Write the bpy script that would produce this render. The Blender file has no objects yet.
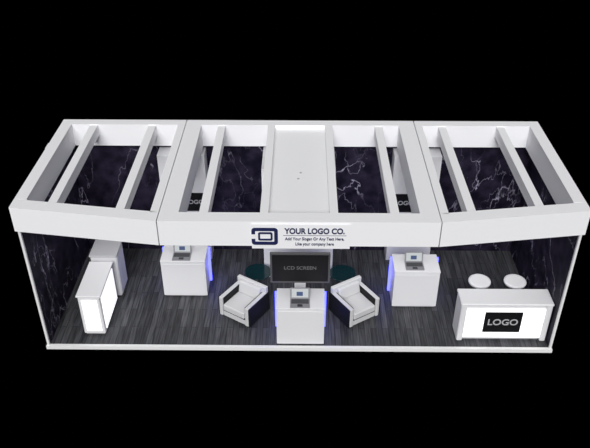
import bpy, math, random
from mathutils import Vector, Matrix
random.seed(3)
S=bpy.context.scene
S.view_settings.view_transform='Standard'
C=bpy.context.collection

# ---------------- materials ----------------
def mat(name,col,rough=.5,metal=0,emit=None,es=0,spec=.5):
    m=bpy.data.materials.new(name);m.use_nodes=True
    b=m.node_tree.nodes['Principled BSDF']
    b.inputs['Base Color'].default_value=(*col,1);b.inputs['Roughness'].default_value=rough
    b.inputs['Metallic'].default_value=metal
    b.inputs['Specular IOR Level'].default_value=spec
    if emit: b.inputs['Emission Color'].default_value=(*emit,1);b.inputs['Emission Strength'].default_value=es
    return m
def ramp(nt,els):
    r=nt.nodes.new('ShaderNodeValToRGB')
    cr=r.color_ramp
    cr.elements[0].position=els[0][0];cr.elements[0].color=(*els[0][1],1)
    cr.elements[1].position=els[-1][0];cr.elements[1].color=(*els[-1][1],1)
    for p,c in els[1:-1]:
        e=cr.elements.new(p);e.color=(*c,1)
    return r
WHITE=mat('white_laminate',(.70,.70,.72),.5,spec=.3)
ROOFW=mat('roof_white',(.82,.82,.84),.6,spec=.3)
GREY=mat('grey_laminate',(.42,.42,.44),.5)
BLACK=mat('black_leather',(.008,.008,.009),.6,spec=.2)
LEATH=mat('white_leather',(.56,.56,.57),.5,spec=.3)
CHROME=mat('chrome',(.7,.7,.72),.2,1)
DARK=mat('dark_plastic',(.03,.03,.035),.35)
BEZEL=mat('tv_bezel',(.09,.09,.095),.45,spec=.3)
SCREEN=mat('tv_glass',(.014,.014,.016),.5,spec=.15)
SCRTXT=mat('screen_text',(.15,.15,.16),.6,spec=.1)
LAPS=mat('laptop_silver',(.26,.26,.28),.4,.3)
LAPSCR=mat('laptop_screen',(.1,.1,.1),.3,emit=(.75,.8,.82),es=.6)
KEYS=mat('laptop_keys',(.05,.05,.055),.5)
BLUE=mat('blue_led',(.06,.06,.8),.4,emit=(.10,.11,1.0),es=3.5)
LIGHTBOX=mat('lightbox_acrylic',(.9,.9,.92),.4,emit=(1,1,1),es=.8)
LIGHTBOX2=mat('lightbox_acrylic_soft',(.8,.8,.82),.4,emit=(1,1,1),es=.6)
NAVY=mat('logo_navy',(.010,.014,.07),.5)
LOGOBLK=mat('logo_black',(.006,.006,.007),.5,spec=.2)
LOGOTXT=mat('logo_text_grey',(.42,.42,.44),.5)
TEAL=mat('teal_glass',(.003,.020,.025),.15)
EDGE=mat('platform_white_trim',(.74,.74,.74),.5)
DISP=mat('display_dark_blue',(.03,.05,.12),.4,emit=(.03,.05,.12),es=.6)

def marble():
    m=mat('dark_marble',(.01,.01,.02),.5,spec=.08);nt=m.node_tree;N=nt.nodes;L=nt.links
    b=N['Principled BSDF'];tc=N.new('ShaderNodeTexCoord')
    mp=N.new('ShaderNodeMapping');mp.inputs['Rotation'].default_value=(math.radians(25),math.radians(38),math.radians(20));mp.inputs['Scale'].default_value=(1,1,.5)
    L.new(tc.outputs['Object'],mp.inputs['Vector'])
    def veins(scale,w,bright,off,det):
        n1=N.new('ShaderNodeTexNoise');n1.inputs['Scale'].default_value=scale;n1.inputs['Detail'].default_value=det;n1.inputs['Roughness'].default_value=.5
        n1.inputs['Distortion'].default_value=.3
        ad=N.new('ShaderNodeVectorMath');ad.operation='ADD';ad.inputs[1].default_value=(off,off*.7,off*1.3)
        L.new(mp.outputs[0],ad.inputs[0]);L.new(ad.outputs[0],n1.inputs['Vector'])
        c=(.30*bright,.28*bright,.36*bright)
        r1=ramp(nt,[(.5-w*4,(0,0,0)),(.5-w,tuple(q*.3 for q in c)),(.5,tuple(q*1.5 for q in c)),(.5+w,tuple(q*.3 for q in c)),(.5+w*4,(0,0,0))])
        L.new(n1.outputs['Fac'],r1.inputs[0]);return r1
    va=veins(.9,.0016,.9,0,6);vb=veins(1.3,.0012,.5,7.3,5)
    n2=N.new('ShaderNodeTexNoise');n2.inputs['Scale'].default_value=1.6;n2.inputs['Detail'].default_value=5
    L.new(tc.outputs['Object'],n2.inputs['Vector'])
    r2=ramp(nt,[(.44,(.1,.1,.1)),(.60,(1,1,1))]);L.new(n2.outputs['Fac'],r2.inputs[0])
    def mix(t,a,b_):
        q=N.new('ShaderNodeMix');q.data_type='RGBA';q.blend_type=t;q.inputs[0].default_value=1
        L.new(a,q.inputs[6]);L.new(b_,q.inputs[7]);return q.outputs[2]
    vv=mix('MULTIPLY',mix('ADD',va.outputs[0],vb.outputs[0]),r2.outputs[0])
    n3=N.new('ShaderNodeTexNoise');n3.inputs['Scale'].default_value=4;n3.inputs['Detail'].default_value=8
    L.new(tc.outputs['Object'],n3.inputs['Vector'])
    r3=ramp(nt,[(.35,(.006,.005,.012)),(.7,(.028,.022,.042))]);L.new(n3.outputs['Fac'],r3.inputs[0])
    L.new(mix('ADD',r3.outputs[0],vv),b.inputs['Base Color'])
    return m
MARBLE=marble()
def wood():
    m=mat('grey_wood_planks',(.1,.1,.1),.5,spec=.22);nt=m.node_tree;N=nt.nodes;L=nt.links
    b=N['Principled BSDF'];tc=N.new('ShaderNodeTexCoord')
    mp=N.new('ShaderNodeMapping');mp.inputs['Rotation'].default_value=(0,0,math.pi/2)
    L.new(tc.outputs['Object'],mp.inputs['Vector'])
    br=N.new('ShaderNodeTexBrick');br.inputs['Scale'].default_value=1
    br.inputs['Brick Width'].default_value=1.0;br.inputs['Row Height'].default_value=.11
    br.inputs['Mortar Size'].default_value=.004
    br.inputs['Color1'].default_value=(.034,.035,.039,1);br.inputs['Color2'].default_value=(.070,.071,.078,1)
    br.inputs['Mortar'].default_value=(.012,.012,.014,1)
    L.new(mp.outputs[0],br.inputs['Vector'])
    mp2=N.new('ShaderNodeMapping');mp2.inputs['Scale'].default_value=(22,1.3,1)
    L.new(tc.outputs['Object'],mp2.inputs['Vector'])
    n=N.new('ShaderNodeTexNoise');n.inputs['Scale'].default_value=1.5;n.inputs['Detail'].default_value=6
    L.new(mp2.outputs[0],n.inputs['Vector'])
    r=ramp(nt,[(.3,(.45,.45,.45)),(.7,(1.55,1.55,1.55))]);L.new(n.outputs['Fac'],r.inputs[0])
    mu=N.new('ShaderNodeMix');mu.data_type='RGBA';mu.blend_type='MULTIPLY';mu.inputs[0].default_value=1
    L.new(br.outputs['Color'],mu.inputs[6]);L.new(r.outputs[0],mu.inputs[7])
    L.new(mu.outputs[2],b.inputs['Base Color'])
    return m
WOOD=wood()

# ---------------- helpers ----------------
def obj(name,verts,faces,m,parent=None,bevel=0,seg=2,smooth=False):
    me=bpy.data.meshes.new(name);me.from_pydata(verts,[],faces);me.update()
    o=bpy.data.objects.new(name,me);C.objects.link(o);me.materials.append(m)
    if parent: o.parent=parent
    if bevel:
        b=o.modifiers.new('bevel','BEVEL');b.width=bevel;b.segments=seg;b.limit_method='ANGLE'
    if smooth:
        for p in me.polygons:p.use_smooth=True
    return o
def boxvf(x0,x1,y0,y1,z0,z1,off=0):
    v=[(x0,y0,z0),(x1,y0,z0),(x1,y1,z0),(x0,y1,z0),(x0,y0,z1),(x1,y0,z1),(x1,y1,z1),(x0,y1,z1)]
    f=[(0,3,2,1),(4,5,6,7),(0,1,5,4),(1,2,6,5),(2,3,7,6),(3,0,4,7)]
    return v,[tuple(i+off for i in q) for q in f]
def box(name,x0,x1,y0,y1,z0,z1,m,parent=None,bevel=0,seg=2):
    v,f=boxvf(x0,x1,y0,y1,z0,z1);return obj(name,v,f,m,parent,bevel,seg)
def prism(name,pts,z0,z1,m,parent=None,bevel=0):
    n=len(pts);v=[(x,y,z0) for x,y in pts]+[(x,y,z1) for x,y in pts]
    f=[tuple(range(n-1,-1,-1)),tuple(range(n,2*n))]+[(i,(i+1)%n,n+(i+1)%n,n+i) for i in range(n)]
    return obj(name,v,f,m,parent,bevel)
def lathe(name,prof,m,parent=None,n=32,loc=(0,0)):
    v=[];f=[]
    for r,z in prof:
        for i in range(n):
            a=2*math.pi*i/n;v.append((loc[0]+r*math.cos(a),loc[1]+r*math.sin(a),z))
    k=len(prof)
    for j in range(k-1):
        for i in range(n):
            f.append((j*n+i,j*n+(i+1)%n,(j+1)*n+(i+1)%n,(j+1)*n+i))
    f.append(tuple(range(n-1,-1,-1)));f.append(tuple((k-1)*n+i for i in range(n)))
    o=obj(name,v,f,m,parent);
    for p in o.data.polygons:p.use_smooth=len(p.vertices)==4
    return o
def grp(name,loc=(0,0,0),rz=0):
    e=bpy.data.objects.new(name,None);C.objects.link(e);e.location=loc;e.rotation_euler=(0,0,rz)
    e.empty_display_size=.2;return e
def text(name,s,size,loc,m,parent,rot=(math.pi/2,0,0),bold=0,ext=.004,sx=1):
    cu=bpy.data.curves.new(name,'FONT');cu.body=s;cu.size=size;cu.align_x='CENTER';cu.align_y='CENTER'
    cu.extrude=ext;cu.offset=bold
    t=bpy.data.objects.new(name+'_tmp',cu);C.objects.link(t)
    bpy.context.view_layer.update()
    me=bpy.data.meshes.new_from_object(t.evaluated_get(bpy.context.evaluated_depsgraph_get()))
    bpy.data.objects.remove(t)
    o=bpy.data.objects.new(name,me);C.objects.link(o);me.materials.clear();me.materials.append(m)
    o.location=loc;o.rotation_euler=rot;o.scale=(sx,1,1);o.parent=parent
    return o

# ---------------- shell ----------------
box('floor',-4.46,4.46,0.03,2.95,-.04,0,WOOD)
pf=grp('trim_platform')
box('front_trim',-4.52,4.52,-.03,.03,-.07,.005,EDGE,pf)
box('base',-4.52,4.52,.03,3.02,-.07,-.04,EDGE,pf)
box('wall_back',-4.46,4.46,2.95,3.0,0,2.55,MARBLE)
for s,nm in((-1,'left'),(1,'right')):
    a,b=sorted((s*4.46,s*4.5))
    box('wall_'+nm,a,b,.03,3.0,0,2.55,MARBLE)
    box('trim_wall_'+nm,a,b,-.01,.03,0.005,2.55,EDGE)

# ---------------- roof ----------------
rf=grp('ceiling')
Z0,Z1=2.55,3.0
SX=2.15;g=.008
def FY(x):
    ax=abs(x)
    return -.45 if ax<=SX else -.45+(ax-SX)/(4.5-SX)*.35
W=.25
box('centre_front_fascia',-SX+g,SX-g,-.45,-.45+W,Z0,Z1,ROOFW,rf)
box('centre_back_beam',-SX+g,SX-g,2.8,3.0,Z0,Z1,ROOFW,rf)
for s in(-1,1):
    a,b=sorted((s*(SX-g),s*(SX-.30)))
    box('centre_side_beam',a,b,-.45+W,2.8,Z0,Z1,ROOFW,rf)
    x=s*1.47;box('cross_beam',x-.07,x+.07,-.45+W,2.8,Z1-.22,Z1-.02,ROOFW,rf)
    pts=[(s*4.5,FY(4.5)),(s*(SX+g),-.45),(s*(SX+g),-.45+W),(s*4.5,FY(4.5)+W)]
    if s>0: pts=pts[::-1]
    prism('side_front_fascia',pts,Z0,Z1,ROOFW,rf)
    a,b=sorted((s*(SX+g),s*4.5));box('side_back_beam',a,b,2.8,3.0,Z0,Z1,ROOFW,rf)
    a,b=sorted((s*(SX+g),s*(SX+.14)));box('side_inner_beam',a,b,-.2,2.8,Z0,Z1,ROOFW,rf)
    a,b=sorted((s*4.3,s*4.5));box('side_outer_beam',a,b,.15,2.8,Z0,Z1,ROOFW,rf)
    for x in((-2.78,-3.88) if s<0 else (2.66,3.75)):
        box('cross_beam',x-.07,x+.07,FY(x)+W-.02,2.8,Z1-.22,Z1-.02,ROOFW,rf)
box('centre_canopy_panel',-.47,.47,-.2,2.8,Z1-.14,Z1-.08,ROOFW,rf)
for s in(-1,1):
    a,b=sorted((s*.47,s*.60));box('canopy_edge',a,b,-.2,2.8,Z1-.35,Z1,ROOFW,rf)
    lathe('canopy_bolt',[(.02,Z1-.08),(.02,Z1-.07)],GREY,rf,12,(s*.02,1.05+s*.1))
box('cable_box',-4.56,-4.5,1.95,2.15,2.72,2.94,ROOFW,rf,.005)

# ---------------- sign ----------------
sg=grp('company_sign',(0.0,-.455,2.76))
pr=[(-.72,.20),(-.72,-.24),(.78,-.24),(.78,.20)]
v=[(x,-.02,z) for x,z in pr]+[(x,.0,z) for x,z in pr]
obj('sign_plate',v,[(0,1,2,3),(7,6,5,4),(0,4,5,1),(1,5,6,2),(2,6,7,3),(3,7,4,0)],ROOFW,sg)
def rrect(cx,cz,w,h,r,n=6):
    P=[]
    for (sx,sz,a0) in((1,1,0),(-1,1,90),(-1,-1,180),(1,-1,270)):
        for i in range(n+1):
            a=math.radians(a0+90*i/n)
            P.append((cx+sx*(w/2-r)+r*math.cos(a),cz+sz*(h/2-r)+r*math.sin(a)))
    return P
def ring(name,cx,cz,w,h,r,t,m,par,y=-.032,d=.012):
    A=rrect(cx,cz,w,h,r);B=rrect(cx,cz,w-2*t,h-2*t,max(r-t,.01));n=len(A)
    v=[(x,y,z) for x,z in A]+[(x,y,z) for x,z in B]+[(x,y+d,z) for x,z in A]+[(x,y+d,z) for x,z in B]
    f=[]
    for i in range(n):
        j=(i+1)%n
        f+=[(i,n+i,n+j,j),(2*n+i,i,j,2*n+j),(n+i,3*n+i,3*n+j,n+j)]
    return obj(name,v,f,m,par)
ring('logo_outer_ring',-.52,-.01,.40,.31,.055,.055,NAVY,sg)
ring('logo_inner_ring',-.51,-.01,.22,.15,.03,.03,NAVY,sg)
box('logo_gap',-.73,-.66,-.034,-.02,-.05,.03,ROOFW,sg)
text('sign_title','YOUR LOGO CO.',.14,(.24,-.026,.085),NAVY,sg,bold=.004,sx=.82)
box('title_underline',-.24,.72,-.023,-.02,.002,.009,NAVY,sg)
text('sign_slogan','Add Your Slogan Or Any Text Here,',.075,(.24,-.026,-.055),NAVY,sg,bold=.0008,sx=.80)
text('sign_subline','Like your company here',.075,(.24,-.026,-.15),NAVY,sg,bold=.0008,sx=.80)

# ---------------- column ----------------
sc=grp('storage_column')
box('body',-.70,.66,2.0,2.948,0,2.5,WHITE,sc,.01)
box('door_panel',-.30,.30,1.985,2.0,.05,2.1,WHITE,sc,.004)
box('door_handle',.22,.24,1.96,1.985,1.0,1.15,CHROME,sc)

# ---------------- kiosks ----------------
def laptop(loc,rz=0):
    e=grp('laptop',loc,rz)
    box('base',-.17,.17,-.13,.11,0,.018,LAPS,e,.004)
    box('keyboard',-.15,.15,-.03,.09,.018,.021,KEYS,e)
    box('touchpad',-.045,.045,-.11,-.045,.018,.020,DARK,e)
    lid=grp('lid',(0,.11,.012));lid.parent=e;lid.rotation_euler=(math.radians(-20),0,0)
    box('lid_shell',-.17,.17,0,.012,0,.20,LAPS,lid,.004)
    box('display',-.145,.145,-.003,0,.025,.18,LAPSCR,lid)
    box('display_window',-.06,.05,-.006,-.003,.055,.13,DISP,lid)
    return e
def kiosk(x,y,w=.84,d=.55,h=.86):
    e=grp('display_kiosk',(x,y,0))
    hw=w/2
    box('body',-hw,hw,0,d-.1,.03,h-.03,WHITE,e,.006)
    box('plinth',-hw+.03,hw-.03,.03,d-.1,0,.03,GREY,e)
    box('top',-hw-.005,hw+.005,-.005,d,h-.03,h,WHITE,e,.006)
    box('front_panel',-hw+.03,hw-.03,-.008,0,.06,h-.07,WHITE,e,.003)
    box('back_panel',-hw,hw,d-.04,d,0,h-.03,WHITE,e)
    for s in(-1,1):
        a,b=sorted((s*(hw-.03),s*(hw+.04)))
        box('led_strip',a,b,d-.1,d-.04,.04,h-.035,BLUE,e)
    return e
def kl(x,y,energy):
    l=bpy.data.lights.new('kiosk_led_glow','POINT');l.energy=energy;l.color=(.15,.15,1);l.shadow_soft_size=.12;l.specular_factor=.1
    o=bpy.data.objects.new('kiosk_led_glow',l);C.objects.link(o);o.location=(x,y,.45)
KX=[(-2.20,1.38),(0.03,.05),(2.19,1.10)]
for x,y in KX: kiosk(x,y)
laptop((-2.23,1.38+.14,.86));laptop((.02,.05+.135,.86));laptop((2.15,1.10+.17,.86))
for x,y,e in((-1.66,1.85,3),(1.62,1.6,3),(-.50,.5,1.0),(.56,.5,1.0)): kl(x,y,e)
for x in(-2.27,2.25):
    e=grp('logo_panel',(x,2.6,0))
    box('panel',-.45,.45,0,.34,0,2.45,WHITE,e,.006)
    box('logo_square',-.02 if x<0 else -.40,.40 if x<0 else .02,-.008,0,1.2,1.62,LOGOBLK,e)
    text('logo_text','LOGO',.13,(.19 if x<0 else -.19,-.010,1.41),LOGOTXT,e,bold=.003,ext=.002)

# ---------------- TV ----------------
tv=grp('tv_screen',(0.02,.68,0))
box('post',-.10,.10,.03,.09,0,1.45,WHITE,tv)
box('foot',-.25,.25,.0,.25,0,.02,GREY,tv,.005)
box('tv_case',-.53,.53,-.03,.03,.94,1.59,BEZEL,tv,.01)
box('tv_glass',-.495,.495,-.034,-.03,.98,1.56,SCREEN,tv)
text('tv_text','LCD SCREEN',.10,(0,-.037,1.28),SCRTXT,tv,ext=.001,bold=.001)

# ---------------- armchairs ----------------
def armchair(loc,rz):
    e=grp('armchair',loc,rz)   # local front = -y
    e.scale=(.94,.94,.96)
    for sx in(-1,1):
        for sy in(-1,1):
            box('leg',sx*.29-.02,sx*.29+.02,sy*.27-.02,sy*.27+.02,0,.06,CHROME,e)
    box('base_frame',-.27,.27,-.31,.24,.06,.20,LEATH,e,.012)
    box('base_seam',-.262,.262,-.318,.24,.192,.215,BLACK,e)  # black seam line between base and seat cushion
    box('seat_cushion',-.255,.255,-.34,.20,.215,.36,LEATH,e,.025,4)
    for s in(-1,1):
        a,b=sorted((s*.355,s*.378));box('arm_shell',a,b,-.33,.36,.06,.495,BLACK,e,.008)
        a,b=sorted((s*.272,s*.354));box('arm_pad',a,b,-.34,.34,.07,.51,LEATH,e,.02,4)
        a,b=sorted((s*.252,s*.274));box('arm_lining',a,b,-.30,.30,.20,.49,BLACK,e,.004)
    box('back_shell',-.354,.354,.345,.37,.06,.60,BLACK,e,.008)
    v=[(-.25,.14,.36),(.25,.14,.36),(.25,.28,.36),(-.25,.28,.36),(-.25,.20,.60),(.25,.20,.60),(.25,.28,.60),(-.25,.28,.60)]
    _,f=boxvf(0,1,0,1,0,1);obj('back_cushion',v,f,LEATH,e,.03,4)
    box('back_top_pad',-.354,.354,.265,.35,.46,.63,LEATH,e,.02,4)
    return e
armchair((-1.03,.88,0),math.radians(-33))
armchair((1.04,.88,0),math.radians(33))

# ---------------- glass tables ----------------
for x,y in((-.80,1.64),(.84,1.62)):
    e=grp('glass_side_table',(x,y,0))
    lathe('glass_top',[(.25,.40),(.26,.405),(.26,.418),(.25,.42)],TEAL,e)
    lathe('stem',[(.16,0),(.16,.012),(.03,.03),(.025,.39),(.10,.40)],DARK,e,24)

# ---------------- reception counter ----------------
rc=grp('reception_counter',(3.64,.2,0))
box('body',-.78,.78,.02,.38,.03,.83,WHITE,rc,.03,4)
box('plinth',-.72,.72,.05,.34,0,.03,GREY,rc)
box('top',-.81,.81,-.02,.42,.82,.87,WHITE,rc,.02,4)
box('end_panel_a',-.80,-.69,-.015,.40,0,.84,WHITE,rc,.03,4)
box('end_panel_b',.69,.80,-.015,.40,0,.84,WHITE,rc,.03,4)
box('light_panel',-.69,.69,-.005,.02,.08,.74,LIGHTBOX,rc,.01)
box('logo_square',-.36,.30,-.014,-.005,.22,.68,LOGOBLK,rc)
text('logo_text','LOGO',.19,(-.03,-.017,.45),LOGOTXT,rc,bold=.003,ext=.002)

# ---------------- stools ----------------
for x in(3.32,3.97):
    e=grp('bar_stool',(x,.98,0))
    lathe('seat',[(.16,.70),(.195,.715),(.205,.74),(.20,.765),(.17,.775)],WHITE,e)
    lathe('pole',[(.20,0),(.20,.012),(.05,.03),(.025,.05),(.025,.45),(.018,.45),(.018,.70)],CHROME,e,24)
    n=24;v=[];f=[]
    for i in range(n):
        a=2*math.pi*i/n
        for j in range(6):
            b=2*math.pi*j/6;r=.13+.01*math.cos(b)
            v.append((r*math.cos(a),r*math.sin(a),.28+.01*math.sin(b)))
    for i in range(n):
        for j in range(6):
            f.append((i*6+j,((i+1)%n)*6+j,((i+1)%n)*6+(j+1)%6,i*6+(j+1)%6))
    obj('foot_ring',v,f,CHROME,e,smooth=True)
    box('foot_ring_bar',-.13,.13,-.008,.008,.272,.288,CHROME,e)

# ---------------- left light counter ----------------
lc=grp('lightbox_counter',(-3.70,.28,0))
box('body',-.20,.19,0,.98,.03,.88,WHITE,lc,.02,3)
box('plinth',-.17,.16,.03,.95,0,.03,GREY,lc)
box('top',-.22,.22,-.02,1.0,.88,.92,WHITE,lc,.012,3)
box('light_panel',.19,.212,.07,.92,.10,.82,LIGHTBOX,lc,.008)
box('end_light_panel',-.14,.14,-.012,0,.10,.82,LIGHTBOX2,lc,.005)
cb=grp('storage_cabinet',(-3.68,1.36,0))
box('body',-.24,.24,0,.5,.03,.96,WHITE,cb,.01)
box('top',-.26,.26,-.02,.52,.96,1.0,GREY,cb,.01)
box('plinth',-.21,.21,.03,.47,0,.03,DARK,cb)
box('door_leaf_a',.24,.252,.02,.245,.06,.93,WHITE,cb,.004)
box('door_leaf_b',.24,.252,.255,.48,.06,.93,WHITE,cb,.004)

# ---------------- lights ----------------
w=bpy.data.worlds.new('world');S.world=w;w.use_nodes=True
w.node_tree.nodes['Background'].inputs[0].default_value=(0,0,0,1)
w.node_tree.nodes['Background'].inputs[1].default_value=0
def sun(d,e,ang,col=(1,1,1)):
    l=bpy.data.lights.new('key_sun','SUN');l.energy=e;l.angle=math.radians(ang);l.color=col
    o=bpy.data.objects.new('key_sun',l);C.objects.link(o);o.location=(0,-3,8)
    o.rotation_euler=Vector(d).to_track_quat('-Z','Y').to_euler()
sun((.06,.85,-.58),3.1,30)
sun((-.6,.4,-.8),.6,60)
sun((.6,.4,-.8),.6,60)
def area(x,y,z,sx,sy,e):
    l=bpy.data.lights.new('interior_fill','AREA');l.shape='RECTANGLE';l.size=sx;l.size_y=sy;l.energy=e  # added fill below the beams to brighten the floor, not a booth fixture
    o=bpy.data.objects.new('interior_fill',l);C.objects.link(o);o.location=(x,y,z)
for x in(-3.3,-1.0,1.0,3.3): area(x,1.3,2.5,.8,.6,9)

# ---------------- camera ----------------
cam=bpy.data.cameras.new('camera');co=bpy.data.objects.new('camera',cam);C.objects.link(co);S.camera=co
cam.sensor_width=36;cam.lens=720/590*36
pitch=math.radians(34.1);al=math.radians(.6)
base=Vector((-.08,-9.43,9.04));piv=Vector((0,1.5,0))
r=base-piv
R=Matrix.Rotation(al,4,'Z')
co.location=piv+R@r
co.rotation_euler=(math.pi/2-pitch,0,al)
